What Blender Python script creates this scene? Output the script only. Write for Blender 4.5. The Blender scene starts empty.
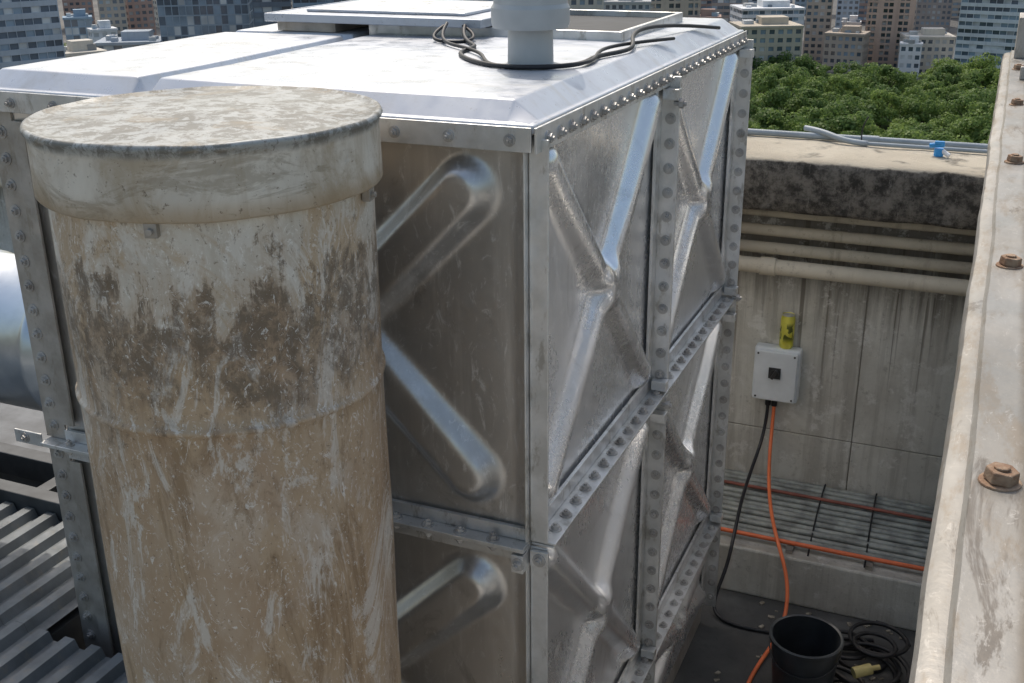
import bpy, bmesh, math, random
from mathutils import Vector, Matrix, noise as mn
random.seed(7)
sc=bpy.context.scene
sc.view_settings.view_transform='Standard'
try: sc.view_settings.look='None'
except: pass
sc.view_settings.exposure=0

# ---------------------------------------------------------------- helpers
class NB:
    def __init__(s,name,rough=.6,metal=0.0,spec=.5):
        s.m=bpy.data.materials.new(name); s.m.use_nodes=True
        s.nt=s.m.node_tree; s.b=s.nt.nodes['Principled BSDF']
        s.b.inputs['Roughness'].default_value=rough
        s.b.inputs['Metallic'].default_value=metal
        s.b.inputs['Specular IOR Level'].default_value=spec
        s.tc=s.nt.nodes.new('ShaderNodeTexCoord'); s.sep=None
    def n(s,t): return s.nt.nodes.new(t)
    def l(s,a,b): s.nt.links.new(a,b)
    def put(s,sock,v):
        if isinstance(v,(int,float)): sock.default_value=v
        elif isinstance(v,(tuple,list)): sock.default_value=(v[0],v[1],v[2],1)
        else: s.l(v,sock)
    def noise(s,scale,detail=5,rough=.6,dist=0.0,off=(0,0,0)):
        if isinstance(scale,(int,float)): scale=(scale,)*3
        mp=s.n('ShaderNodeMapping'); mp.inputs['Scale'].default_value=scale; mp.inputs['Location'].default_value=off
        s.l(s.tc.outputs['Object'],mp.inputs['Vector'])
        nz=s.n('ShaderNodeTexNoise'); nz.inputs['Scale'].default_value=1; nz.inputs['Detail'].default_value=min(6,detail)
        nz.inputs['Roughness'].default_value=rough; nz.inputs['Distortion'].default_value=dist
        s.l(mp.outputs[0],nz.inputs['Vector']); return nz.outputs[0]
    def rng(s,f,lo,hi,a=0.0,b=1.0):
        r=s.n('ShaderNodeMapRange'); r.interpolation_type='SMOOTHSTEP'
        s.put(r.inputs[0],f); r.inputs[1].default_value=lo; r.inputs[2].default_value=hi
        r.inputs[3].default_value=a; r.inputs[4].default_value=b; return r.outputs[0]
    def math(s,op,a,b=0.0):
        m=s.n('ShaderNodeMath'); m.operation=op; s.put(m.inputs[0],a); s.put(m.inputs[1],b); return m.outputs[0]
    def mul(s,a,b): return s.math('MULTIPLY',a,b)
    def add(s,a,b): return s.math('ADD',a,b)
    def axis(s,i):
        if not s.sep:
            s.sep=s.n('ShaderNodeSeparateXYZ'); s.l(s.tc.outputs['Object'],s.sep.inputs[0])
        return s.sep.outputs[i]
    def mix(s,f,a,b):
        m=s.n('ShaderNodeMix'); m.data_type='RGBA'; m.clamp_factor=True
        s.put(m.inputs[0],f); s.put(m.inputs[6],a); s.put(m.inputs[7],b); return m.outputs[2]
    def col(s,c): s.put(s.b.inputs['Base Color'],c)
    def rough(s,r): s.put(s.b.inputs['Roughness'],r)
    def bump(s,h,dist=.003,strength=.6):
        b=s.n('ShaderNodeBump'); b.inputs['Distance'].default_value=dist; b.inputs['Strength'].default_value=strength
        s.put(b.inputs['Height'],h); s.l(b.outputs[0],s.b.inputs['Normal'])

def simple(name,c,rough=.6,metal=0.,var=.25,scale=8,spec=.5):
    k=NB(name,rough,metal,spec)
    n=k.noise(scale,3); d=tuple(x*(1-var) for x in c); e=tuple(min(1,x*(1+var)) for x in c)
    k.col(k.mix(k.rng(n,.3,.7),d,e)); return k.m

def link(ob,parent=None):
    sc.collection.objects.link(ob)
    if parent: ob.parent=parent
    return ob
def group(name):
    e=bpy.data.objects.new(name,None); e.empty_display_size=.2; return link(e)
def obj(name,bm,mat,parent=None,smooth=None,bevel=0):
    me=bpy.data.meshes.new(name)
    if isinstance(bm,tuple): me.from_pydata(bm[0],[],bm[1])
    else:
        bmesh.ops.recalc_face_normals(bm,faces=bm.faces); bm.to_mesh(me); bm.free()
    for m in (mat if isinstance(mat,list) else [mat]): me.materials.append(m)
    ob=bpy.data.objects.new(name,me); link(ob,parent)
    if bevel:
        b=ob.modifiers.new('bevel','BEVEL'); b.width=bevel; b.segments=2; b.limit_method='ANGLE'; b.angle_limit=math.radians(40)
    if smooth is not None:
        for p in me.polygons: p.use_smooth=True
        e=ob.modifiers.new('es','EDGE_SPLIT'); e.split_angle=math.radians(smooth)
    return ob
def box(bm,x0,x1,y0,y1,z0,z1,rot=None):
    M=Matrix.Translation(((x0+x1)/2,(y0+y1)/2,(z0+z1)/2))
    if rot is not None: M=M@rot
    M=M@Matrix.Diagonal((abs(x1-x0),abs(y1-y0),abs(z1-z0),1))
    return bmesh.ops.create_cube(bm,size=1,matrix=M)
def cyl(bm,p0,p1,r,seg=16,r2=None,caps=True):
    p0=Vector(p0);p1=Vector(p1);d=p1-p0
    q=d.to_track_quat('Z','Y').to_matrix().to_4x4()
    bmesh.ops.create_cone(bm,cap_ends=caps,segments=seg,radius1=r,radius2=r if r2 is None else r2,depth=d.length,matrix=Matrix.Translation((p0+p1)/2)@q)
def bolt(bm,p,ax,r=.0105):
    p=Vector(p);a=Vector(ax)
    j=random.uniform(.85,1.1)
    cyl(bm,p,p+a*.003,r*1.55,12)
    cyl(bm,p+a*.003,p+a*(.012*j),r,6)
    cyl(bm,p+a*.01,p+a*(.018*j),r*.5,6)
def lathe(prof,seg,cx,cy,name,mat,parent,smooth=35,wob=0,seed=0,sub=0):
    if sub:
        q=[]
        for (a,b) in zip(prof[:-1],prof[1:]):
            n=max(1,int(math.hypot(a[0]-b[0],a[1]-b[1])/sub))
            for i in range(n): q.append((a[0]+(b[0]-a[0])*i/n,a[1]+(b[1]-a[1])*i/n))
        q.append(prof[-1]); prof=q
    vs=[];fs=[]
    for (r,z) in prof:
        for i in range(seg):
            a=2*math.pi*i/seg
            rr=r
            if wob and r>.02:
                rr+=wob*mn.noise(Vector((math.cos(a)*2.2+seed,math.sin(a)*2.2,z*3)))
            vs.append((cx+rr*math.cos(a),cy+rr*math.sin(a),z+ (wob*.6*mn.noise(Vector((math.cos(a)*r*9+seed,math.sin(a)*r*9,3))))))
    for j in range(len(prof)-1):
        for i in range(seg):
            k=(i+1)%seg
            fs.append((j*seg+i,j*seg+k,(j+1)*seg+k,(j+1)*seg+i))
    return obj(name,(vs,fs),mat,parent,smooth)
def tube(name,pts,r,mat,parent=None,cyc=False):
    c=bpy.data.curves.new(name,'CURVE'); c.dimensions='3D'; c.bevel_depth=r; c.bevel_resolution=3; c.use_fill_caps=True
    s=c.splines.new('NURBS'); s.points.add(len(pts)-1)
    for i,p in enumerate(pts): s.points[i].co=(p[0],p[1],p[2],1)
    s.order_u=4; s.use_endpoint_u=True; s.resolution_u=8; c.materials.append(mat)
    return link(bpy.data.objects.new(name,c),parent)

# ---------------------------------------------------------------- camera
CAM=Vector((0.869,-2.108,.429))
az=math.radians(23.5); p=math.radians(21.4); roll=math.radians(.6)
h=Vector((-math.sin(az),math.cos(az),0)); R=Vector((math.cos(az),math.sin(az),0))
F=h*math.cos(p)+Vector((0,0,-math.sin(p))); U=h*math.sin(p)+Vector((0,0,math.cos(p)))
R2=R*math.cos(roll)-U*math.sin(roll); U2=U*math.cos(roll)+R*math.sin(roll)
cd=bpy.data.cameras.new('camera'); cam=bpy.data.objects.new('camera',cd); link(cam)
M=Matrix((R2,U2,-F)).transposed().to_4x4(); M.translation=CAM; cam.matrix_world=M
cd.sensor_width=36; cd.lens=1110/1024*36; cd.clip_start=.02; cd.clip_end=9000
sc.camera=cam

# ---------------------------------------------------------------- light
S=Vector((-.45,.68,.0)).normalized(); EL=math.radians(54)
sd=(S*math.cos(EL)+Vector((0,0,math.sin(EL)))).normalized()
w=bpy.data.worlds.new('World'); sc.world=w; w.use_nodes=True
nt=w.node_tree; bg=nt.nodes['Background']; sky=nt.nodes.new('ShaderNodeTexSky'); sky.sky_type='NISHITA'; sky.sun_disc=False
sky.sun_elevation=EL; sky.sun_rotation=math.atan2(S.x,S.y); sky.air_density=1.6; sky.dust_density=4.5; sky.altitude=60
nt.links.new(sky.outputs[0],bg.inputs[0]); bg.inputs[1].default_value=.15
sl=bpy.data.lights.new('sun','SUN'); sl.energy=2.1; sl.angle=math.radians(.6); sl.color=(1,.93,.83)
so=bpy.data.objects.new('sun',sl); link(so); so.rotation_euler=sd.to_track_quat('Z','Y').to_euler(); so.location=(0,0,20)

# ---------------------------------------------------------------- materials
def steel_panel(name,base,dark,rough,stain,light,metal=.92):
    k=NB(name,rough,metal)
    big=k.noise((2.2,2.2,1.6),4,.6,.6); streak=k.noise((16,16,1.4),4,.65); fine=k.noise(60,3,.7)
    c=k.mix(k.rng(big,.35,.68),base,dark)
    c=k.mix(k.mul(k.rng(streak,.5,.72),.4),c,light)
    st=k.mul(k.rng(k.noise((5,5,3),6,.7,1.5,(3,1,2)),.54,.68),stain)
    c=k.mix(st,c,(.29,.275,.25))
    sw=k.mul(k.rng(k.noise((22,22,9),6,.78,2.6,(7,7,1)),.55,.64),.6)
    c=k.mix(sw,c,light)
    k.col(c); k.rough(k.add(k.add(k.rng(big,.3,.7,rough-.06,rough+.08),k.mul(k.rng(fine,.4,.7),.08)),k.mul(sw,.25)))
    k.bump(k.add(k.noise(5,3),k.mul(fine,.06)),.006,.3); return k.m
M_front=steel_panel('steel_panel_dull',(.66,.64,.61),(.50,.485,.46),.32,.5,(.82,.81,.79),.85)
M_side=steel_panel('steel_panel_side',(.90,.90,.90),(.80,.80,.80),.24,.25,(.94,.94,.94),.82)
def galv(name,c1,c2,rough,metal=.7,stain=.5):
    k=NB(name,rough,metal)
    c=k.mix(k.rng(k.noise(9,5),.35,.65),c1,c2)
    c=k.mix(k.mul(k.rng(k.noise((22,22,9),6,.75),.53,.66),stain),c,(.28,.25,.20))
    k.col(c); k.rough(k.rng(k.noise(25,3),.3,.7,rough-.08,rough+.15)); return k.m
M_flange=galv('steel_flange',(.76,.76,.75),(.60,.60,.58),.38,.7,.55)
M_flange_old=galv('steel_flange_weathered',(.50,.47,.43),(.36,.33,.29),.5,.5,.6)
M_bolt=galv('steel_bolt',(.56,.55,.53),(.40,.38,.36),.5,.6,.5)
k=NB('lid_steel',.3,.35)
c=k.mix(k.rng(k.noise(1.6,4),.3,.7),(.49,.52,.57),(.58,.61,.66))
c=k.mix(k.mul(k.rng(k.noise((7,7,7),6,.7),.5,.7),.45),c,(.38,.39,.40))
c=k.mix(k.mul(k.rng(k.noise((60,60,60),4,.8),.62,.7),.5),c,(.25,.24,.22))
c=k.mix(k.mul(k.rng(k.noise((3,14,3),6,.75,.6,(2,2,2)),.54,.64),.4),c,(.44,.43,.40))
k.col(c)
k.rough(k.rng(k.noise(14,5),.3,.7,.26,.5)); k.bump(k.noise(5,3),.004,.3); M_lid=k.m
M_black=simple('black_cable_rubber',(.018,.018,.02),.5,0,.3)
M_dark=simple('near_black_fill',(.03,.035,.04),.7)
M_vent=simple('vent_grey_plastic',(.45,.47,.475),.5,0,.12,5)

def duct_mat(name,cap=False):
    k=NB(name,.6,.1,.4)
    z=k.axis(2)
    big=k.noise((3,3,2.2),5,.65,.5); st=k.noise((20,20,1.6),5,.7); fl=k.noise((26,26,20),6,.78,.4); med=k.noise((7,7,6),6,.72,.8,(5,2,1))
    c=k.mix(k.rng(big,.38,.62),(.68,.64,.56),(.56,.515,.44))
    c=k.mix(k.mul(k.rng(st,.48,.68),.55),c,(.43,.36,.27))
    if not cap:
        zz=k.add(z,k.mul(k.add(med,-.5),.55))
        zz=k.add(zz,k.mul(k.add(st,-.5),.45))
        br=k.mul(k.rng(zz,-.08,-.30),k.rng(zz,-1.7,-.8,.5,1)) 
        c=k.mix(k.mul(k.mul(br,k.rng(big,.3,.58,.45,1)),.82),c,(.39,.255,.14))
        c=k.mix(k.mul(k.rng(k.noise((4,4,2.0),6,.72,.9,(9,4,2)),.46,.56),.8),c,(.46,.34,.215))
        c=k.mix(k.mul(k.mul(k.rng(k.noise((9,9,2.2),6,.78,.6,(2,9,5)),.50,.62),k.rng(z,-.25,-.5)),.7),c,(.25,.165,.09))
        c=k.mix(k.mul(k.rng(k.noise((6,6,2.6),6,.82,1.4,(1,7,3)),.51,.60),.75),c,(.66,.625,.56))
        mo=k.mul(k.rng(zz,-.18,-.225),k.rng(zz,-.47,-.32))
        mo=k.mul(mo,k.rng(fl,.38,.58,.2,1))
        c=k.mix(k.mul(mo,.88),c,(.16,.125,.09))
        c=k.mix(k.mul(k.mul(k.rng(k.noise((48,48,30),5,.8,.5,(1,1,6)),.56,.64),k.rng(zz,-.9,-.3)),.65),c,(.17,.12,.075))
        c=k.mix(k.mul(k.rng(k.noise((34,34,20),5,.8,3.5,(2,2,8)),.58,.62),.75),c,(.76,.74,.69))
    else:
        c=k.mix(k.mul(k.rng(med,.42,.62),.8),c,(.40,.33,.235))
        up=k.rng(z,.045,.062)
        sp=k.rng(fl,.44,.56)
        c=k.mix(k.mul(up,.8),c,(.32,.35,.36))
        c=k.mix(k.mul(up,k.mul(sp,.85)),c,(.15,.145,.125))
        c=k.mix(k.mul(k.rng(k.noise((40,40,30),6,.8),.58,.66),.5),c,(.52,.52,.50))
        c=k.mix(k.mul(k.rng(z,-.01,-.055),.6),c,(.36,.26,.15))
        c=k.mix(k.mul(k.rng(k.noise((5,5,20),6,.75,1,(8,1,1)),.52,.62),.5),c,(.27,.22,.15))
    c=k.mix(k.mul(k.rng(k.noise((90,90,90),3,.8),.62,.7),.7),c,(.15,.11,.07))
    k.col(c); k.rough(k.rng(big,.3,.7,.42,.7)); k.bump(k.add(k.mul(fl,.4),med),.004,.35); return k.m
M_duct=duct_mat('weathered_duct_paint'); M_cap=duct_mat('weathered_cap_paint',True)

def concrete(name,c1,c2,streak=.5,dark=(.09,.085,.075),bs=.006):
    k=NB(name,.88,0,.25)
    c=k.mix(k.rng(k.noise(1.7,5,.65,.4),.35,.65),c1,c2)
    c=k.mix(k.mul(k.rng(k.noise((11,11,.8),5,.7),.5,.7),streak),c,dark)
    c=k.mix(k.mul(k.rng(k.noise(28,6,.8),.55,.7),.5),c,dark)
    k.col(c); k.bump(k.add(k.noise(40,6,.8),k.mul(k.noise(6,4),.8)),bs,.6); return k.m
k=NB('concrete_wall_mat',.88,0,.25)
x=k.axis(0); z=k.axis(2)
wn=k.n('ShaderNodeTexWhiteNoise'); wn.noise_dimensions='1D'
k.l(k.math('FLOOR',k.mul(k.add(x,k.mul(k.add(k.noise((.3,.3,3),3),-.5),.03)),8.3)),wn.inputs['W'])
c=k.mix(k.rng(k.noise(2.2,6,.7,.6),.32,.68),(.72,.70,.63),(.56,.535,.47))
c=k.mix(k.mul(wn.outputs['Value'],.18),c,(.47,.45,.40))
c=k.mix(k.mul(k.rng(k.noise((14,14,.7),5,.7),.48,.66),.45),c,(.33,.305,.26))
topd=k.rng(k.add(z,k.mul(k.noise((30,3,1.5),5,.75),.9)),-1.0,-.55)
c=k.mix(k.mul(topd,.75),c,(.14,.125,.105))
drip=k.mul(k.rng(k.noise((20,4,.35),4,.6,0,(3,0,1)),.57,.63),k.rng(z,-2.05,-1.3))
c=k.mix(k.mul(drip,.75),c,(.15,.13,.105))
c=k.mix(k.mul(k.rng(k.noise(26,6,.8),.55,.68),.5),c,(.28,.26,.22))
c=k.mix(k.mul(k.rng(k.noise((8,8,8),6,.75,0,(4,4,4)),.54,.64),.6),c,(.80,.78,.73))
k.col(c); k.bump(k.add(k.add(k.noise(45,6,.8),k.mul(k.noise((30,30,1.2),4),.8)),k.mul(wn.outputs['Value'],.35)),.008,.7); M_wall=k.m
M_bldg=concrete('building_render',(.36,.34,.31),(.30,.28,.25),.3,(.18,.17,.15))
M_roof=concrete('roof_slab_mat',(.50,.48,.44),(.40,.385,.35),.1,(.2,.19,.17))
M_coping=NB('coping_concrete',.9,0,.2)
k=M_coping; zc=k.axis(2)
c=k.mix(k.rng(k.noise(3,6),.35,.65),(.64,.58,.47),(.55,.49,.39))
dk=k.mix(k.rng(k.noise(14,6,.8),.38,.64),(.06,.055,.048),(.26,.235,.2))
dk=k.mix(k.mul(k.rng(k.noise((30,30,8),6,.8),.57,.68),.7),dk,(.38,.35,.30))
edge=k.rng(k.add(zc,k.mul(k.add(k.noise((9,9,3),5),-.5),.04)),-.612,-.602)  # front face coloured dark for its shade, top in a sunlit cream
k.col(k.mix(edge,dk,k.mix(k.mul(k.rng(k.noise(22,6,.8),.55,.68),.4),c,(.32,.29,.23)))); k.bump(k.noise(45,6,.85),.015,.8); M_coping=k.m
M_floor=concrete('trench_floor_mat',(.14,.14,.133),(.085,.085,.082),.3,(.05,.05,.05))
M_pipe=concrete('pipe_dirty_paint',(.50,.45,.35),(.36,.32,.25),.5,(.13,.11,.08),.001)
M_pipe2=concrete('pipe_cream_paint',(.70,.63,.50),(.58,.52,.41),.3,(.25,.2,.15),.001)

# ---------------------------------------------------------------- water tank
XL=-1.435
tank=group('sectional_water_tank'); tank.location=(-.012,.018,.010); tank.scale=(1,.975,1)
def panel(name,o,u,v,nrm,W,H,mat,m,hw,edge,ht,parent=None):
    o=Vector(o);u=Vector(u);v=Vector(v);nrm=Vector(nrm)
    nx=max(24,int(W*96)); ny=max(24,int(H*96)); vs=[];fs=[]
    m=min(m,H*.3,W*.3)
    segs=[((m,m),(W-m,H-m)),((m,H-m),(W-m,m))]
    for j in range(ny+1):
        for i in range(nx+1):
            a=W*i/nx;b=H*j/ny
            d=9
            for (p0,p1) in segs:
                dx=p1[0]-p0[0];dy=p1[1]-p0[1];t=max(0,min(1,((a-p0[0])*dx+(b-p0[1])*dy)/(dx*dx+dy*dy)))
                d=min(d,math.hypot(a-p0[0]-t*dx,b-p0[1]-t*dy))
            s=max(0,min(1,(hw-d)/edge)); hh=ht*s*s*(3-2*s)
            e=min(a,b,W-a,H-b); s2=max(0,min(1,e/.045))
            hh-= .008*s2*s2*(3-2*s2)
            dc=math.hypot(a-W/2,b-H/2); s3=max(0,min(1,(.09-dc)/.05)); hh+=.014*s3*s3*(3-2*s3)
            hh+=.008*mn.noise(Vector((a*2.3+o.x*3+o.y*5,b*2.3+o.z*4,o.y)))*min(1,e*8)
            vs.append(tuple(o+u*a+v*b+nrm*hh))
    for j in range(ny):
        for i in range(nx):
            q=j*(nx+1)+i; fs.append((q,q+1,q+nx+2,q+nx+1))
    ob=obj(name,(vs,fs),mat,parent or tank)
    for pl in ob.data.polygons: pl.use_smooth=True
tiers=[(-1,1.0),(-2,1.0),(-2.42,.42)]
for zi,(z0,hh) in enumerate(tiers):
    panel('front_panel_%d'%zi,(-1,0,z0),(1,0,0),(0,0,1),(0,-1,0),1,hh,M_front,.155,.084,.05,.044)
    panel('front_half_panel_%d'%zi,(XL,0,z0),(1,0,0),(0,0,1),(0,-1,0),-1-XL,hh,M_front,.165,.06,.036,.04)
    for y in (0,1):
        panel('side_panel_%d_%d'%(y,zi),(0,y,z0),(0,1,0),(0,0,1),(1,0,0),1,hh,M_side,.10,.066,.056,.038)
bm=bmesh.new(); box(bm,XL,XL+.01,.012,1.99,-2.42,-.005); box(bm,XL,-.0,1.99,2.0,-2.42,-.005); obj('far_walls',bm,M_front,tank)
fl=bmesh.new(); fo=bmesh.new(); bo=bmesh.new()
P=.062; Q=.052
for z in (-1,-2):
    box(fl,XL-.06,.0,-Q,-.001,z+.001,z+.007); box(fl,XL-.055,.0,-Q+.004,-.001,z-.007,z-.001)
    box(fl,.001,P,.004,2.0,z+.001,z+.007); box(fl,.001,P-.004,.004,2.0,z-.007,z-.001)
    box(fl,XL,-.0,-.012,-.0,z-.05,z-.008); box(fl,XL,0,-.012,-.0,z+.008,z+.04)
    box(fl,.0,.010,.01,2,z-.06,z-.008); box(fl,0,.010,.01,2,z+.008,z+.05)
    x=XL+.03
    while x<-.03: bolt(bo,(x,-.032,z+.007),(0,0,1)); bolt(bo,(x,-.032,z-.007),(0,0,-1)); x+=.088
    y=.07
    while y<1.96: bolt(bo,(.037,y,z+.007),(0,0,1)); bolt(bo,(.037,y,z-.007),(0,0,-1)); y+=.074
for y in (1,2):
    for (za,zb) in ((-.99,-.03),(-1.99,-1.01),(-2.42,-2.01)):
        box(fl,.001,P-.002,y-.007,y-.001,za,zb)
        if y==1: box(fl,.001,P-.002,y+.001,y+.007,za,zb)
        box(fl,.0,.009,y-.05,y-.008,za+.05,zb-.03)
        z=za+.05
        while z<zb-.02: bolt(bo,(.036,y-.007,z),(0,-1,0)); z+=.072
for (za,zb) in ((-.992,-.03),(-1.992,-1.008),(-2.42,-2.008)):
    box(fl,.001,.045,-.004,.002,za,zb)
    box(fl,-.005,-.001,-.024,-.002,za,zb)
    box(fo,XL-.075,XL-.001,-.008,.0,za,zb); box(fo,XL,XL+.04,-.014,-.006,za+.05,zb-.05)
    z=za+.04
    while z<zb-.02: bolt(bo,(XL-.04,-.008,z),(0,-1,0),.011); z+=.07
    box(fo,-1.007,-.993,-P,-.001,za,zb)
    z=za+.05
    while z<zb: bolt(bo,(-.993,-.035,z),(1,0,0)); z+=.08
box(fl,XL-.05,.018,-.034,-.028,-.054,-.002); box(fl,XL,.0,-.028,-.001,-.034,-.026)
box(fl,.024,.030,-.032,2.02,-.056,-.002); box(fl,.001,.024,0,2.01,-.034,-.026)
y=.03
while y<2.0: bolt(bo,(.030,y,-.032),(1,0,0),.010); y+=.072
for x in (-1.40,-1.26,-1.12,-.95,-.62,-.44,-.30,-.17,-.03): bolt(bo,(x,-.034,-.03),(0,-1,0),.0085)
box(fl,-.03,.0,-.052,-.008,-1.06,-1.012); box(fl,.004,.05,-.016,-.006,-1.055,-1.012)
bolt(bo,(-.012,-.052,-1.035),(0,-1,0),.011); bolt(bo,(.028,-.016,-1.035),(0,-1,0),.011)
box(fl,XL-.16,XL-.06,-.045,-.039,-1.01,-.97); bolt(bo,(XL-.12,-.045,-.99),(0,-1,0),.01)
for z in (-.06,-.95,-1.06,-1.95):
    box(fl,.02,.066,.955,.99,z-.03,z); box(fl,.02,.066,1.955,1.99,z-.03,z)
for (y,z) in ((.97,-.10),(1.965,-.99),(.97,-1.03)):
    cyl(bo,(.05,y,z),(.085,y,z),.007,8); cyl(bo,(.066,y,z),(.078,y,z),.014,6)
obj('flanges',fl,M_flange,tank,bevel=.0012); obj('weathered_flanges',fo,M_flange_old,tank,bevel=.0012); obj('bolts',bo,M_bolt,tank)
bm=bmesh.new(); box(bm,XL-.06,.0,-.0,.06,-2.51,-2.421); box(bm,-.08,.0,.06,1.99,-2.51,-2.421); box(bm,XL,XL+.08,.06,1.99,-2.51,-2.421); obj('base_frame',bm,M_flange_old,tank,bevel=.003)
def lid(name,x0,x1,y0,y1,H=.042,ins=(.06,.06,.06,.06),nx=14,ny=14):
    xs=[x0,x0+.010,x0+ins[0]]+[x0+ins[0]+(x1-x0-ins[0]-ins[1])*i/nx for i in range(1,nx)]+[x1-ins[1],x1-.010,x1]
    ys=[y0,y0+.010,y0+ins[2]]+[y0+ins[2]+(y1-y0-ins[2]-ins[3])*i/ny for i in range(1,ny)]+[y1-ins[3],y1-.010,y1]
    vs=[];fs=[]
    def lv(i,n): return 0 if i in(0,1,n-1,n-2) else 1
    NX=len(xs);NY=len(ys)
    for j,y in enumerate(ys):
        for i,x in enumerate(xs):
            t=min(lv(i,NX),lv(j,NY)); z=.002+H*t
            if t: z+=.004*mn.noise(Vector((x*2.5,y*2.5,7)))+.004*math.sin((x-x0)/(x1-x0)*math.pi)*math.sin((y-y0)/(y1-y0)*math.pi)
            vs.append((x,y,z))
    for j in range(NY-1):
        for i in range(NX-1):
            q=j*NX+i; fs.append((q,q+1,q+NX+1,q+NX))
    ring=[i for i in range(NX)]+[j*NX+NX-1 for j in range(1,NY)]+[(NY-1)*NX+i for i in range(NX-2,-1,-1)]+[j*NX for j in range(NY-2,0,-1)]
    b=len(vs)
    for q in ring: vs.append((vs[q][0],vs[q][1],-.015))
    n=len(ring)
    for i in range(n): fs.append((ring[i],b+i,b+(i+1)%n,ring[(i+1)%n]))
    ob=obj(name,(vs,fs),M_lid,tank,18); bv=ob.modifiers.new('bv','BEVEL'); bv.width=.005; bv.segments=3; bv.limit_method='ANGLE'; bv.angle_limit=math.radians(20)
    ob.modifiers.move(1,0)
lid('lid_main',-1.0,.021,-.026,2.01,ins=(.03,.065,.055,.06)); lid('lid_left',-1.54,-1.004,-.026,1.02,ins=(.06,.03,.055,.03)); lid('lid_left_back',-1.54,-1.004,1.024,2.01,ins=(.06,.03,.03,.06))
bm=bmesh.new()
for a in ((-1.0,-.15,1.10,1.115),(-1.0,-.15,1.78,1.795),(-1.0,-.985,1.116,1.779),(-.165,-.15,1.116,1.779)): box(bm,a[0],a[1],a[2],a[3],.035,.075)
obj('hatch_neck',bm,M_flange,tank,bevel=.002)
bm=bmesh.new(); box(bm,-.984,-.166,1.116,1.779,.045,.056); obj('hatch_shade_plate',bm,M_dark,tank)  # lid has no hole here: dark plate paints the hatch's unlit depth
bm=bmesh.new(); box(bm,-1.34,-.58,1.04,1.68,.096,.102); box(bm,-1.35,-.57,1.03,1.039,.078,.104); box(bm,-1.35,-1.341,1.04,1.69,.078,.104); box(bm,-.579,-.57,1.04,1.69,.078,.104)
obj('hatch_cover',bm,M_lid,tank,bevel=.003)
bm=bmesh.new(); box(bm,-1.25,-.67,1.13,1.6,.1025,.112); obj('hatch_cover_raised_panel',bm,M_lid,tank,bevel=.003)
bm=bmesh.new(); box(bm,-1.32,-1.1,1.06,1.66,.048,.077); obj('hatch_cover_prop',bm,M_flange_old,tank)
vx,vy=-.205,.52
lathe([(.075,.040),(.075,.05),(.058,.054),(.056,.138),(.094,.140),(.098,.152),(.098,.188),(.092,.198),(.092,.233),(.096,.238),(.096,.268),(.085,.283),(.05,.295),(.0,.298)],40,vx,vy,'vent_pipe',M_vent,tank,30)
dz=-.014
def cb(n,pts,r): tube(n,[(a+.0,b,c+dz) for a,b,c in pts],r,M_black,tank)
cb('lid_cable_1',[(-.62,1.02,.10),(-.58,.9,.068),(-.45,.80,.07),(-.50,.68,.066),(-.36,.50,.066),(-.22,.41,.066),(-.05,.52,.067),(-.12,.72,.066),(-.02,.88,.066),(-.13,1.05,.09),(-.1,1.3,.1),(.0,1.7,.05)],.006)
cb('lid_cable_2',[(-.66,.98,.11),(-.64,.86,.07),(-.50,.74,.075),(-.38,.64,.068),(-.30,.43,.067),(-.14,.43,.067),(-.04,.60,.067),(-.16,.85,.07),(-.06,1.0,.075),(-.02,1.2,.065)],.005)
cb('lid_cable_3',[(-.68,1.0,.10),(-.70,.9,.07),(-.58,.84,.066),(-.52,.95,.07),(-.64,1.04,.10)],.005)

# ---------------------------------------------------------------- vent duct
duct=group('vent_duct')
cx,cy=-.496,-.400
lathe([(.303,-2.5),(.303,-.464),(.306,-.461),(.309,-.457),(.309,-.452),(.306,-.448),(.303,-.445),(.304,-.02)],120,cx,cy,'body',M_duct,duct,60,.005,2,.03)
lathe([(.300,-.055),(.320,-.057),(.323,-.053),(.322,.045),(.324,.060),(.328,.063),(.330,.068),(.327,.074),(.321,.075),(.316,.071),(.28,.070),(.2,.073),(.1,.076),(.001,.077)],120,cx,cy,'rain_cap',M_cap,duct,60,.005,5,.03)
bm=bmesh.new()
for a in (-72,-150,10,100):
    an=math.radians(a); px=cx+math.cos(an)*.312; py=cy+math.sin(an)*.312
    box(bm,px-.011,px+.011,py-.008,py+.008,-.082,-.053,Matrix.Rotation(an+math.pi/2,4,'Z'))
    cyl(bm,(px,py,-.070),(cx+math.cos(an)*.328,cy+math.sin(an)*.328,-.070),.006,8)
obj('cap_clips',bm,M_flange_old,duct,bevel=.001)

# ---------------------------------------------------------------- roof floor & building below
b=group('roof_building')
bm=bmesh.new(); box(bm,-9,6,-12,-1.2,-2.8,-2.5); obj('roof_slab',bm,M_roof,b)
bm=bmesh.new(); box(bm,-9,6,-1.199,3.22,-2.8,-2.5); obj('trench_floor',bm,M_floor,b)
bm=bmesh.new(); box(bm,-8.9,5.9,-11.9,3.1,-80,-2.81); obj('building_body',bm,M_bldg,b)
wall=group('concrete_parapet_wall')
bm=bmesh.new()
xs=[-6,-2.4,-1.15,-.155,.455,1.4,6]
for i in range(len(xs)-1):
    box(bm,xs[i]+.0025,xs[i+1]-.0025,2.9,3.0,-1.9705,-.84)
    box(bm,xs[i]+.0025,xs[i+1]-.0025,2.9,3.0,-2.5,-1.9745)
obj('wall_face',bm,M_wall,wall,bevel=.004)
bm=bmesh.new(); box(bm,-6,6,3.0,3.2,-2.5,-.84); box(bm,-6,6,2.906,2.99,-2.5,-.85); obj('wall_core',bm,simple('joint_concrete',(.26,.24,.2),.9),wall)
nx=260
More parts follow.
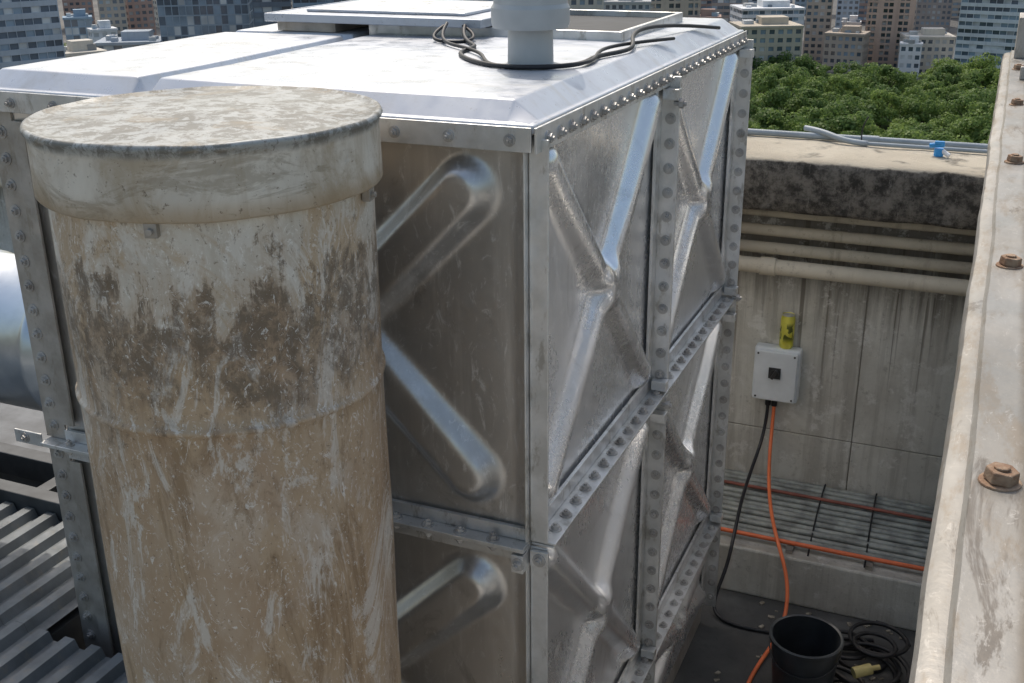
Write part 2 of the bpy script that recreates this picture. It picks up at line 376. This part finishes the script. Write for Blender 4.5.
prof=[(3.26,-.84),(2.72,-.835),(2.70,-.82),(2.70,-.76),(2.70,-.70),(2.70,-.64),(2.705,-.61),(2.72,-.600),(2.85,-.6),(3.0,-.6),(3.15,-.6),(3.24,-.6),(3.26,-.62),(3.26,-.83)]
vs=[];fs=[]
for i in range(nx+1):
    x=-6+12*i/nx
    for (y,z) in prof:
        d=mn.noise(Vector((x*7,y*9,z*14)))*.008+mn.noise(Vector((x*22,y*25,z*30)))*.004
        vs.append((x,y+(d if y<2.8 else 0),z+d*.5))
n=len(prof)
for i in range(nx):
    for j in range(n): fs.append((i*n+j,i*n+(j+1)%n,(i+1)*n+(j+1)%n,(i+1)*n+j))
obj('coping',(vs,fs),M_coping,wall,50)
for nm,y,z,r,m in (('wall_pipe',2.83,-.868,.020,M_pipe),('wall_pipe',2.81,-.945,.026,M_pipe),('wall_pipe',2.81,-1.028,.027,M_pipe),('wall_pipe',2.80,-1.112,.036,M_pipe2)):
    bm=bmesh.new(); x=-6
    cyl(bm,(-6,y,z),(5,y,z),r,20)
    for xx in (-1.9,-.62,-.02 if r>.03 else -.4,1.6): cyl(bm,(xx,y,z),(xx+.07,y,z),r*1.17,20)
    obj(nm,bm,m,None,40)
M_pvc=simple('conduit_pvc',(.30,.35,.39),.5,0,.1)
g=group('coping_conduit'); bm=bmesh.new(); cyl(bm,(-3,3.2,-.582),(5,3.2,-.582),.015,14); cyl(bm,(.32,3.12,-.586),(4,3.14,-.586),.009,12)
for xx in (-.4,.32,1.1): cyl(bm,(xx,3.2,-.582),(xx+.08,3.2,-.582),.019,14)
obj('conduit_run',bm,M_pvc,g,40); tube('conduit_elbow',[(.06,3.24,-.555),(.12,3.21,-.556),(.2,3.16,-.565),(.26,3.125,-.583),(.36,3.12,-.586)],.013,M_pvc,g)
tube('wire_tie',[(.33,3.16,-.59),(.32,3.15,-.52),(.35,3.15,-.47)],.003,M_black,g)
M_blue=simple('blue_plastic',(.03,.28,.65),.4,0,.2)
g=group('hose_tap'); bm=bmesh.new(); cyl(bm,(.67,3.02,-.6),(.67,3.02,-.565),.020,12); cyl(bm,(.63,3.02,-.556),(.69,3.01,-.546),.011,10); box(bm,.65,.69,3.0,3.02,-.545,-.533); obj('tap_body',bm,M_blue,g,bevel=.002)
bm=bmesh.new(); cyl(bm,(.685,3.015,-.575),(.715,3.0,-.592),.010,10); obj('tap_nozzle',bm,simple('white_plastic',(.7,.7,.7),.4),g)

M_box=simple('enclosure_grey',(.74,.77,.78),.45,0,.08,6)
g=group('isolator_switch_box'); bx,bz=.084,-1.655
bm=bmesh.new(); box(bm,bx-.108,bx+.108,2.83,2.898,bz-.135,bz+.135); obj('enclosure',bm,M_box,g,bevel=.012)
bm=bmesh.new(); box(bm,bx-.100,bx+.100,2.81,2.829,bz-.127,bz+.127); obj('enclosure_cover',bm,M_box,g,bevel=.008)
bm=bmesh.new(); box(bm,bx-.030,bx+.026,2.803,2.8095,bz-.008,bz+.046); cyl(bm,(bx,2.803,bz+.02),(bx,2.795,bz+.02),.02,24); box(bm,bx-.007,bx+.007,2.778,2.796,bz-.004,bz+.044,Matrix.Rotation(.5,4,'Y'))
for sx in (-.085,.085):
    for sz in (-.11,.11): cyl(bm,(bx+sx,2.81,bz+sz),(bx+sx,2.807,bz+sz),.005,10)
obj('rotary_switch',bm,simple('switch_black',(.04,.04,.04),.4),g,bevel=.001)
bm=bmesh.new(); cyl(bm,(bx-.03,2.86,bz-.135),(bx-.03,2.86,bz-.17),.014,10); cyl(bm,(bx+.0,2.86,bz-.135),(bx,2.86,bz-.17),.014,10); obj('cable_glands',bm,M_black,g)
g=group('drink_can')
kk=NB('can_print',.3,.3); cz=kk.axis(2)
base=kk.mix(kk.rng(kk.noise(9,3),.45,.55),(.72,.66,.05),(.80,.74,.12))
bandm=kk.mul(kk.rng(kk.noise((26,26,18),2,.5,.8,(3,3,3)),.50,.53),kk.mul(kk.rng(cz,-1.49,-1.46),kk.rng(cz,-1.385,-1.41)))
base=kk.mix(kk.mul(bandm,.85),base,(.03,.06,.02))
kk.col(base); 
lathe([(.001,-1.519),(.026,-1.519),(.033,-1.508),(.033,-1.375),(.027,-1.357),(.027,-1.353),(.025,-1.356),(.001,-1.357)],28,.115,2.865,'can_body',kk.m,g,40)
lathe([(.001,-1.3555),(.0262,-1.3555),(.0275,-1.3515),(.0285,-1.355),(.0275,-1.359)],28,.115,2.865,'can_top',simple('aluminium',(.7,.7,.7),.3,.9,.05),g,40)
M_orange=simple('orange_cord',(.85,.20,.07),.5,0,.1)
tube('orange_extension_cord',[(.084,2.86,-1.82),(.085,2.85,-1.95),(.09,2.80,-2.05),(.15,2.5,-2.14),(.25,2.2,-2.17),(.33,2.12,-2.30),(.345,2.0,-2.46),(.29,1.8,-2.49),(.25,1.5,-2.492),(.31,1.2,-2.492),(.4,.9,-2.492)],.0085,M_orange)
tube('black_power_cable',[(.054,2.86,-1.82),(.055,2.85,-1.95),(.03,2.78,-2.08),(.03,2.5,-2.14),(.06,2.22,-2.17),(.05,2.14,-2.34),(-.0,2.05,-2.48),(.1,1.95,-2.492),(.4,2.0,-2.492),(.7,2.1,-2.492)],.008,M_black)
g=group('concrete_kerb_ledge'); bm=bmesh.new(); box(bm,-6,.95,2.24,2.88,-2.5,-2.262); obj('ledge',bm,M_wall,g,bevel=.01)
g=group('pipe_tray'); bm=bmesh.new()
y=2.32
while y<2.86:
    cyl(bm,(-3,y,-2.225+random.uniform(-.003,.003)),(.95,y,-2.225+random.uniform(-.004,.004)),.0145,10); y+=.045
obj('insulated_lines',bm,simple('insulated_line_grey',(.30,.31,.28),.55,0,.35,12),g,40)
bm=bmesh.new()
for x in (-.9,-.3,.28,.62): box(bm,x,x+.03,2.27,2.86,-2.261,-2.243)
for x in (.36,.60): 
    tube('strap',[(x,2.86,-2.2),(x,2.6,-2.206),(x+.02,2.3,-2.206),(x+.02,2.25,-2.24)],.004,M_black,g)
obj('tray_rungs',bm,M_flange_old,g)
bm=bmesh.new(); cyl(bm,(-3,2.72,-2.198),(.95,2.70,-2.198),.008,10); obj('red_conduit',bm,simple('red_brown_pipe',(.30,.10,.07),.6),g,40)
tube('orange_conduit',[(-2,2.27,-2.2),(-.5,2.262,-2.2),(.2,2.27,-2.203),(.6,2.262,-2.2),(.95,2.27,-2.2)],.010,simple('orange_conduit_pvc',(.78,.17,.06),.45,0,.1),g)
g=group('bucket'); 
bkx,bky=.475,1.63
M_bk=simple('bucket_black_plastic',(.025,.03,.036),.4,0,.3)
lathe([(.001,-2.495),(.108,-2.497),(.111,-2.48),(.132,-2.235),(.140,-2.232),(.141,-2.215),(.136,-2.21),(.129,-2.214),(.127,-2.25),(.105,-2.47),(.001,-2.475)],48,bkx,bky,'bucket_shell',M_bk,g,40)
tube('bucket_handle',[(bkx-.138,bky,-2.24),(bkx-.13,bky-.1,-2.30),(bkx,bky-.155,-2.34),(bkx+.13,bky-.1,-2.30),(bkx+.138,bky,-2.24)],.003,M_black,g)
for i in range(10):
    pts=[]; ccx=.68+random.uniform(-.10,.06); ccy=1.75+random.uniform(-.25,.25); rr=random.uniform(.08,.16)
    for t in range(14):
        a=t*.62; pts.append((ccx+math.cos(a)*rr*(1+.1*random.random()),ccy+math.sin(a)*rr,-2.49+.010*i+.004*random.random()))
    if i==0: hg=group('hose_coil')
    tube('hose_loop_%d'%i,pts,.009,M_black,hg)
g=group('spray_bottle'); bm=bmesh.new(); cyl(bm,(.66,1.68,-2.37),(.72,1.72,-2.36),.022,16); cyl(bm,(.72,1.72,-2.36),(.75,1.74,-2.358),.010,12); obj('bottle',bm,simple('yellow_plastic',(.5,.43,.18),.5),g,40)
bm=bmesh.new()
for i in range(110):
    x=random.uniform(.12,.84);y=random.uniform(.6,2.2);s=random.uniform(.006,.022)
    box(bm,x,x+s*1.6,y,y+s,-2.5,-2.5+s*.4,Matrix.Rotation(random.random()*3,4,'Z'))
obj('floor_debris',bm,simple('debris',(.28,.25,.2),.9,0,.6,40))

# ---------------------------------------------------------------- adjacent tank on the right
adj=group('adjacent_tank')
k=NB('rim_weathered_metal',.45,.4,.4)
c=k.mix(k.rng(k.noise((5,1.5,5),5,.7),.35,.65),(.37,.355,.33),(.28,.265,.24))
c=k.mix(k.mul(k.rng(k.noise((30,8,30),6,.7),.48,.64),.6),c,(.23,.185,.135))
c=k.mix(k.mul(k.rng(k.noise((12,3,12),6,.75,1,(2,2,2)),.55,.64),.75),c,(.12,.10,.08))
c=k.mix(k.mul(k.rng(k.noise((80,30,80),5,.8,1,(2,5,2)),.57,.66),.6),c,(.45,.43,.40))
xx_=k.axis(0); dl=k.mul(k.rng(xx_,.934,.946),k.rng(xx_,.965,.953))
c=k.mix(k.mul(dl,k.rng(k.noise((10,6,10),5,.7),.35,.6,.2,.8)),c,(.14,.115,.085))
k.col(c); k.rough(k.rng(k.noise(9,4),.3,.7,.35,.6)); k.bump(k.noise(30,4,.6),.003,.35); M_rim=k.m
bm=bmesh.new(); box(bm,.955,2.9,-1.9,2.5,-2.5,-.16); obj('tank_body',bm,M_side,adj)
for yi,y in enumerate((2.48,1.39,.30,-.79)):
    for zi,(z0,hh) in enumerate(((-1.19,1.0),(-2.19,1.0))):
        panel('adjacent_panel_%d_%d'%(yi,zi),(.935,y,z0),(0,-1,0),(0,0,1),(-1,0,0),1.07,hh,M_side,.10,.062,.05,.035,adj)
bm=bmesh.new()
box(bm,.885,.94,-1.88,2.5,-1.196,-1.184)
for y in (2.49,1.40,.31,-.78): box(bm,.885,.94,y-.006,y+.006,-2.5,-1.2); box(bm,.885,.94,y-.006,y+.006,-1.18,-.2)
obj('adjacent_flanges',bm,M_flange,adj,bevel=.001)
prof=[(.895,-.19),(.872,-.19),(.868,-.185),(.868,-.112),(.872,-.104),(.880,-.1),(.891,-.099),(.896,-.091),(.915,-.091),(.945,-.090),(.953,-.083),(.96,-.08),(1.0,-.075),(2.9,-.05)]
vs=[];fs=[];ny=220;n=len(prof)
for i in range(ny+1):
    y=-1.95+4.5*i/ny
    for (x,z) in prof:
        d=mn.noise(Vector((x*9,y*3,z*9)))*.004+mn.noise(Vector((x*30,y*11,z*9)))*.0012
        vs.append((x+d,y,z+d*.8))
for i in range(ny):
    for j in range(n-1): fs.append((i*n+j,i*n+j+1,(i+1)*n+j+1,(i+1)*n+j))
obj('rim',(vs,fs),M_rim,adj,35)
k=NB('rusty_bolt_mat',.75,.3); k.col(k.mix(k.rng(k.noise(60,6),.35,.65),(.24,.14,.085),(.36,.26,.18))); k.bump(k.noise(200,4),.002,.5); M_rust=k.m
bm=bmesh.new()
for y in (-1.62,-1.06,-.32,.47,1.25,2.0):
    x=.922
    cyl(bm,(x,y,-.0915),(x,y,-.0875),.020,20); cyl(bm,(x,y,-.0875),(x+.001,y,-.075),.0165,6,.0155); cyl(bm,(x,y,-.075),(x,y,-.072),.008,10)
obj('rusty_bolts',bm,M_rust,adj,bevel=.0015)
bm=bmesh.new(); box(bm,.905,.96,2.3,2.5,-.09,.05); box(bm,.925,.97,1.75,1.77,-.09,-.05); obj('end_bracket',bm,M_flange_old,adj,bevel=.003)

# ---------------------------------------------------------------- left side
g=group('corrugated_metal_roof')
M_corr=galv('corrugated_sheet_paint',(.19,.21,.225),(.14,.155,.165),.5,.2,.4)
def corr(name,x0,x1,y0,y1):
    cols=[];x=x0;vs=[];fs=[]
    while x>x1: cols.extend([(x,-1.60),(x-.040,-1.60),(x-.052,-1.570),(x-.088,-1.570)]); x-=.10
    for (xx,z) in cols:
        for y in (y0,y1): vs.append((xx,y,z))
    for i in range(len(cols)-1): fs.append((2*i,2*i+1,2*i+3,2*i+2))
    obj(name,(vs,fs),M_corr,g)
corr('corrugated_sheet_front',-.86,-5.2,-3.0,-.12); corr('corrugated_sheet_back',-1.56,-5.2,-.119,.42)
M_ds=simple('dark_steel',(.07,.075,.08),.5,.3)
bm=bmesh.new(); box(bm,-5.2,-.86,-3,-.12,-2.5,-1.63); box(bm,-5.2,-1.56,-.119,.42,-2.5,-1.63); obj('plant_enclosure_body',bm,M_ds,g)
bm=bmesh.new(); box(bm,-5.2,-1.56,.425,.49,-1.63,-1.53); box(bm,-5.2,-1.62,.75,.82,-1.70,-1.6); box(bm,-1.70,-1.64,.5,2.4,-1.72,-1.62); box(bm,-2.3,-2.24,.5,2.4,-1.72,-1.62); obj('edge_beams',bm,M_ds,g,bevel=.004)
bm=bmesh.new(); box(bm,-5.2,-1.72,.83,3,-2.0,-1.72); obj('flat_deck',bm,simple('deck_grey',(.15,.16,.17),.6),g)
g=group('silver_insulated_duct')
kk=NB('aluminium_cladding',.28,.9); kk.col(kk.mix(kk.rng(kk.noise(7,5),.35,.65),(.62,.66,.7),(.5,.54,.58))); kk.bump(kk.noise((4,4,4),3),.01,.5); M_al=kk.m
prof=[(.001,0),(.10,.004),(.18,.02),(.225,.055),(.243,.10),(.247,.11),(.25,.12),(.247,.13),(.243,.14),(.243,.5),(.25,.51),(.25,.53),(.243,.54),(.243,2.6)]
vs=[];fs=[];seg=64
X0=-1.57;Yc=.36;Zc=-.84
for (r,d) in prof:
    for i in range(seg):
        a=2*math.pi*i/seg; vs.append((X0-d,Yc+r*math.cos(a),Zc+r*math.sin(a)))
for j in range(len(prof)-1):
    for i in range(seg):
        q=(i+1)%seg; fs.append((j*seg+i,j*seg+q,(j+1)*seg+q,(j+1)*seg+i))
obj('duct_cladding',(vs,fs),M_al,g,40)
bm=bmesh.new(); 
for xx in (-2.4,-3.8): box(bm,xx-.03,xx+.03,.26,.40,-1.6,-1.07)
obj('duct_supports',bm,M_ds,g)
g=group('louvre_screen'); bm=bmesh.new()
z=-2.45
while z<-.7: box(bm,-8.0,-2.3,3.0,3.06,z,z+.03); z+=.075
for x in (-8,-6.6,-5.2,-3.8,-2.4): box(bm,x,x+.06,3.061,3.12,-2.5,-.66)
box(bm,-8,-2.3,3.0,3.12,-.69,-.64)
obj('slats',bm,simple('screen_dark_grey',(.10,.11,.12),.5,.2),g)
bm=bmesh.new(); box(bm,-8,-2.3,3.125,3.16,-2.5,-.68); obj('screen_backing',bm,M_dark,g)

# ---------------------------------------------------------------- city
GZ=-80
k=NB('city_ground_mat',.9)
k.col(k.mix(k.rng(k.noise(.02,6),.4,.6),(.09,.09,.09),(.15,.145,.135))); M_ground=k.m
bm=bmesh.new(); bmesh.ops.create_grid(bm,x_segments=2,y_segments=2,size=4500,matrix=Matrix.Translation((0,0,GZ))); obj('ground',bm,M_ground)
def polar(u,d,v=50):
    a=math.atan((u-512)/(1033+.365*(341-v)))
    dr=h*math.cos(a)+R*math.sin(a); return Vector((CAM.x+dr.x*d,CAM.y+dr.y*d,0)),math.atan2(dr.y,dr.x)
def glass(name,c,rough):
    k=NB(name,rough,0,.8); n=k.noise(.05,3); k.col(k.mix(k.rng(n,.3,.7),tuple(v_*.5 for v_ in c),tuple(v_*1.5 for v_ in c))); return k.m
M_gl=[glass('city_glass_dark',(.08,.11,.145),.1),glass('city_glass_mid',(.20,.27,.34),.2),glass('city_blind',(.45,.47,.48),.6)]
wallmats={}
def wm(c):
    if c not in wallmats:
        k=NB('facade_%d'%len(wallmats),.85,0,.2); d=tuple(v_*.85 for v_ in c)
        cc_=k.mix(k.rng(k.noise(.08,3),.3,.7),c,d); cc_=k.mix(k.mul(k.rng(k.noise((.6,.6,.05),4,.7),.5,.7),.3),cc_,tuple(v_*.55 for v_ in c)); k.col(cc_); wallmats[c]=k.m
    return wallmats[c]
def building(name,u0,u1,vtop,d,col,style='grid',depth=None,twist=0,fl=3.2,bay=2.9):
    c,ang=polar((u0+u1)/2,d); W=d*abs(math.atan((u1-512)/1139)-math.atan((u0-512)/1139))
    slope=(-405.2+.931*(341-vtop))/(1033+.365*(341-vtop))*math.cos(math.atan(((u0+u1)/2-512)/1139))
    top=CAM.z+slope*d
    if depth is None: depth=W*.8
    H=top-GZ; nf=max(2,int(H/fl)); fh=H/nf
    vs=[];fs=[];mi=[]
    fwd=Vector((math.cos(ang),math.sin(ang),0)); 
    fwd.rotate(Matrix.Rotation(twist,3,'Z')); side=Vector((fwd.y,-fwd.x,0))
    cc=c+fwd*depth/2
    def quad(a,b,c_,d_,m):
        i=len(vs); vs.extend([tuple(a),tuple(b),tuple(c_),tuple(d_)]); fs.append((i,i+1,i+2,i+3)); mi.append(m)
    up=Vector((0,0,1))
    dims=[(side,-fwd,W,depth),(-fwd,-side,depth,W),(-side,fwd,W,depth),(fwd,side,depth,W)]
    for si,(s,nn,L,D) in enumerate(dims):
        o=cc+nn*(D/2)-s*(L/2); o.z=GZ
        nc=max(2,int(L/bay)); bw=L/nc
        if si==2: quad(o,o+s*L,o+s*L+up*H,o+up*H,0); continue
        mx={'grid':.2,'bands':.03,'curtain':.06,'apt':.12}[style]; mz0,mz1={'grid':(.28,.2),'bands':(.38,.1),'curtain':(.08,.06),'apt':(.3,.08)}[style]
        rec={'grid':.35,'bands':.3,'curtain':.08,'apt':1.2}[style]
        for j in range(nf):
            for i in range(nc):
                a=o+s*(bw*i)+up*(fh*j); b=a+s*bw
                ia=a+s*(bw*mx)+up*(fh*mz0); ib=a+s*(bw*(1-mx))+up*(fh*mz0); ic=ib+up*(fh*(1-mz0-mz1)); id_=ia+up*(fh*(1-mz0-mz1))
                ct=b+up*fh; dt=a+up*fh
                if style=='apt' and (i%3==2): quad(a,b,ct,dt,0); continue
                quad(a,b,ib,ia,0); quad(b,ct,ic,ib,0); quad(ct,dt,id_,ic,0); quad(dt,a,ia,id_,0)
                r=-nn*rec; ra,rb,rc,rd=ia+r,ib+r,ic+r,id_+r
                quad(ia,ib,rb,ra,0); quad(ib,ic,rc,rb,0); quad(ic,id_,rd,rc,0); quad(id_,ia,ra,rd,0)
                quad(ra,rb,rc,rd,1+random.choice((0,0,0,1,1,2)))
    def slab(hw,hd,z0,z1,m,off=Vector((0,0,0))):
        q=cc+off; P_=[q+side*hw*a_+fwd*hd*b_ for a_,b_ in ((-1,-1),(1,-1),(1,1),(-1,1))]
        lo=[Vector((v_.x,v_.y,z0)) for v_ in P_]; hi=[Vector((v_.x,v_.y,z1)) for v_ in P_]
        quad(hi[0],hi[1],hi[2],hi[3],m)
        for i in range(4): quad(lo[i],lo[(i+1)%4],hi[(i+1)%4],hi[i],m)
    slab(W/2+.3,depth/2+.3,top,top+.9,0); slab(W*.22,depth*.22,top+.9,top+4,0,side*W*.1); slab(W*.08,depth*.1,top+.9,top+2.5,3,-side*W*.3)
    for _ in range(5): slab(random.uniform(.6,1.6),random.uniform(.6,1.6),top+.9,top+random.uniform(1.6,2.8),random.choice((0,3,2)),side*W*random.uniform(-.4,.4)+fwd*depth*random.uniform(-.4,.4))
    me=bpy.data.meshes.new(name); me.from_pydata(vs,[],fs)
    for m in [wm(col)]+M_gl: me.materials.append(m)
    me.polygons.foreach_set('material_index',mi); link(bpy.data.objects.new(name,me))
cream=(.64,.60,.53);tan=(.53,.46,.39);red=(.46,.32,.27);wht=(.78,.80,.82);gry=(.44,.49,.55);dgry=(.17,.20,.24);blu=(.32,.42,.52);brn=(.38,.33,.30)  # bluish tints put distance haze into the facade colours
building('apartment_building',-45,74,-60,330,(.48,.53,.59),'bands',twist=.35,fl=3.0,bay=2.4)
building('low_office_building',60,112,50,380,cream,'grid',twist=.3)
building('low_office_building',98,165,40,430,gry,'bands',twist=-.2)
building('brick_building',128,182,60,340,brn,'grid',twist=.1)
building('low_office_building',72,100,14,560,blu,'curtain')
building('low_office_building',98,124,26,520,wht,'grid',twist=.2)
building('office_tower',108,135,-20,640,tan,'grid')
building('office_tower',136,163,-60,660,red,'grid',twist=.3)
building('office_tower',166,256,-60,430,(.34,.41,.48),'curtain',twist=-.12,fl=3.3,bay=2.4)
building('office_tower',260,298,-60,400,dgry,'bands')
building('office_tower',300,380,-60,450,blu,'bands'); building('office_tower',385,470,-60,500,gry,'grid',twist=.3)
building('office_tower',572,606,-60,420,cream,'grid',twist=.1); building('office_tower',600,652,4,520,(.5,.5,.5),'grid')
building('apartment_building',650,702,-40,560,tan,'apt',twist=.2); building('brick_building',690,722,20,560,red,'grid')
building('office_tower',712,748,-50,640,brn,'bands'); 
building('office_building',742,806,30,520,(.56,.50,.41),'grid',twist=.28,bay=3.6,fl=3.6)
building('office_building',742,806,12,600,wht,'bands',twist=.28)
building('office_tower',806,832,-60,640,tan,'grid'); building('brick_building',826,866,38,600,(.50,.43,.36),'grid',twist=-.2)
building('office_tower',836,858,-60,760,gry,'grid'); building('apartment_building',866,914,-70,620,(.56,.42,.34),'apt',fl=3,bay=2.4)
building('office_building',908,958,42,600,cream,'grid',twist=.2); building('office_tower',915,950,-60,780,brn,'grid')
building('office_tower',956,1045,-60,560,(.70,.73,.76),'bands',twist=-.25,fl=3.2)
for i in range(22):
    u=-40+i*52+random.uniform(-15,15)
    building('distant_tower',u,u+random.uniform(26,50),random.choice((-60,-20,-60)),random.uniform(760,1000),random.choice((cream,tan,gry,blu,brn,wht,red)),random.choice(('grid','bands')),fl=3.8,bay=4,twist=random.uniform(-.4,.4))
for i in range(30):
    u=random.uniform(0,1000)
    building('low_building',u,u+random.uniform(13,30),random.uniform(26,58),random.uniform(570,700),random.choice((cream,tan,gry,red,wht)),'grid',fl=3.2,bay=3.2)

# trees
kk=NB('foliage_leaf',.6,0,.3)
oi=kk.n('ShaderNodeObjectInfo')
c=kk.mix(kk.rng(kk.noise(.35,4),.35,.65),(.15,.23,.055),(.27,.36,.10))
c=kk.mix(kk.mul(oi.outputs['Random'],.7),c,(.10,.17,.06)); kk.col(c)
tr=kk.n('ShaderNodeBsdfTranslucent'); kk.put(tr.inputs[0],c); ms=kk.n('ShaderNodeMixShader'); ms.inputs[0].default_value=.45
kk.l(kk.b.outputs[0],ms.inputs[1]); kk.l(tr.outputs[0],ms.inputs[2]); kk.l(ms.outputs[0],kk.nt.nodes['Material Output'].inputs[0])
M_leaf=kk.m; M_bark=simple('bark',(.1,.075,.05),.9,0,.3,1)
protos=[]
for pI in range(5):
    vs=[];fs=[];mi=[]
    rnd=random.Random(20+pI)
    H=rnd.uniform(13,18); Rr=rnd.uniform(7.0,9.5)
    def limb(a,b,r0,r1):
        a=Vector(a);b=Vector(b);q=(b-a).to_track_quat('Z','Y'); i0=len(vs)
        for (P0,r) in ((a,r0),(b,r1)):
            for t in range(6): vs.append(tuple(P0+q@Vector((r*math.cos(t*math.pi/3),r*math.sin(t*math.pi/3),0))))
        for t in range(6): fs.append((i0+t,i0+(t+1)%6,i0+6+(t+1)%6,i0+6+t)); mi.append(1)
    limb((0,0,0),(0,0,H*.4),.55,.38)
    cl=[]
    for t in range(22):
        a=rnd.uniform(0,6.28); rr=Rr*math.sqrt(rnd.random())*.85; z=H*(.42+.48*rnd.random()*(1-.65*(rr/Rr)**2)) ; cl.append(Vector((rr*math.cos(a),rr*math.sin(a),z)))
    cl.append(Vector((0,0,H*.85)))
    for q in cl[:9]: limb((0,0,H*.33),q,.25,.06)
    for q in cl:
        cr=rnd.uniform(1.5,3.0)
        for t in range(150):
            d=Vector((rnd.gauss(0,1),rnd.gauss(0,1),rnd.gauss(0,1))).normalized()*cr*rnd.uniform(.65,1.08); d.z*=.72
            c0=q+d; s=rnd.uniform(.20,.42)
            n1=(d.normalized()+Vector((rnd.gauss(0,.5),rnd.gauss(0,.5),rnd.gauss(0,.5)+.4))).normalized(); qq=n1.to_track_quat('Z','Y'); i0=len(vs); ro=rnd.uniform(0,3)
            for (ax,ay) in ((-1,-.7),(1,-.6),(.8,.8),(-.7,.9)):
                vs.append(tuple(c0+qq@Vector((s*(ax*math.cos(ro)-ay*math.sin(ro)),s*(ax*math.sin(ro)+ay*math.cos(ro)),0))))
            fs.append((i0,i0+1,i0+2,i0+3)); mi.append(0)
    me=bpy.data.meshes.new('tree_mesh_%d'%pI); me.from_pydata(vs,[],fs); me.materials.append(M_leaf); me.materials.append(M_bark); me.polygons.foreach_set('material_index',mi); protos.append(me)
g=group('park_trees')
d=320
while d<535:
    u=715+random.uniform(0,30)
    while u<1060:
        pt,_=polar(u,d+random.uniform(-8,8)); pt.z=GZ
        ob=bpy.data.objects.new('tree',random.choice(protos)); link(ob,g); ob.location=pt; ob.rotation_euler=(0,0,random.uniform(0,6.28)); s=random.uniform(.8,1.3); ob.scale=(s,s,s*random.uniform(.8,1.15))
        u+=17*1110/d*random.uniform(.7,1.2)
    d+=17
for i in range(12):
    pt,_=polar(random.uniform(560,720),random.uniform(515,545)); pt.z=GZ
    ob=bpy.data.objects.new('tree',random.choice(protos)); link(ob,g); ob.location=pt
for i in range(30):
    pt,_=polar(random.uniform(20,170),random.uniform(380,700)); pt.z=GZ
    ob=bpy.data.objects.new('tree',random.choice(protos)); link(ob,g); ob.location=pt; ob.scale=(.8,.8,.8)
p0,_=polar(640,290);p1,_=polar(1120,290);p2,_=polar(1120,548);p3,_=polar(640,548)
obj('park_grass',([(q.x,q.y,GZ+.05) for q in (p0,p1,p2,p3)],[(0,1,2,3)]),simple('grass_mat',(.06,.10,.03),.9,0,.3,.1))
vs=[];fs=[]
for (ua,da,ub,db,wd) in ((60,200,500,900,14),(1050,560,560,560,16),(-50,520,600,520,14),(740,565,900,1100,14)):
    a,_=polar(ua,da);b_,_=polar(ub,db); dd=(b_-a).normalized(); s=Vector((-dd.y,dd.x,0))*wd/2; i=len(vs)
    z=GZ+.1+.02*len(fs)
    for q in (a-s,a+s,b_+s,b_-s): vs.append((q.x,q.y,z))
    fs.append((i,i+1,i+2,i+3))
obj('road',(vs,fs),simple('asphalt',(.05,.05,.052),.9,0,.1,.2))
print('DONE')
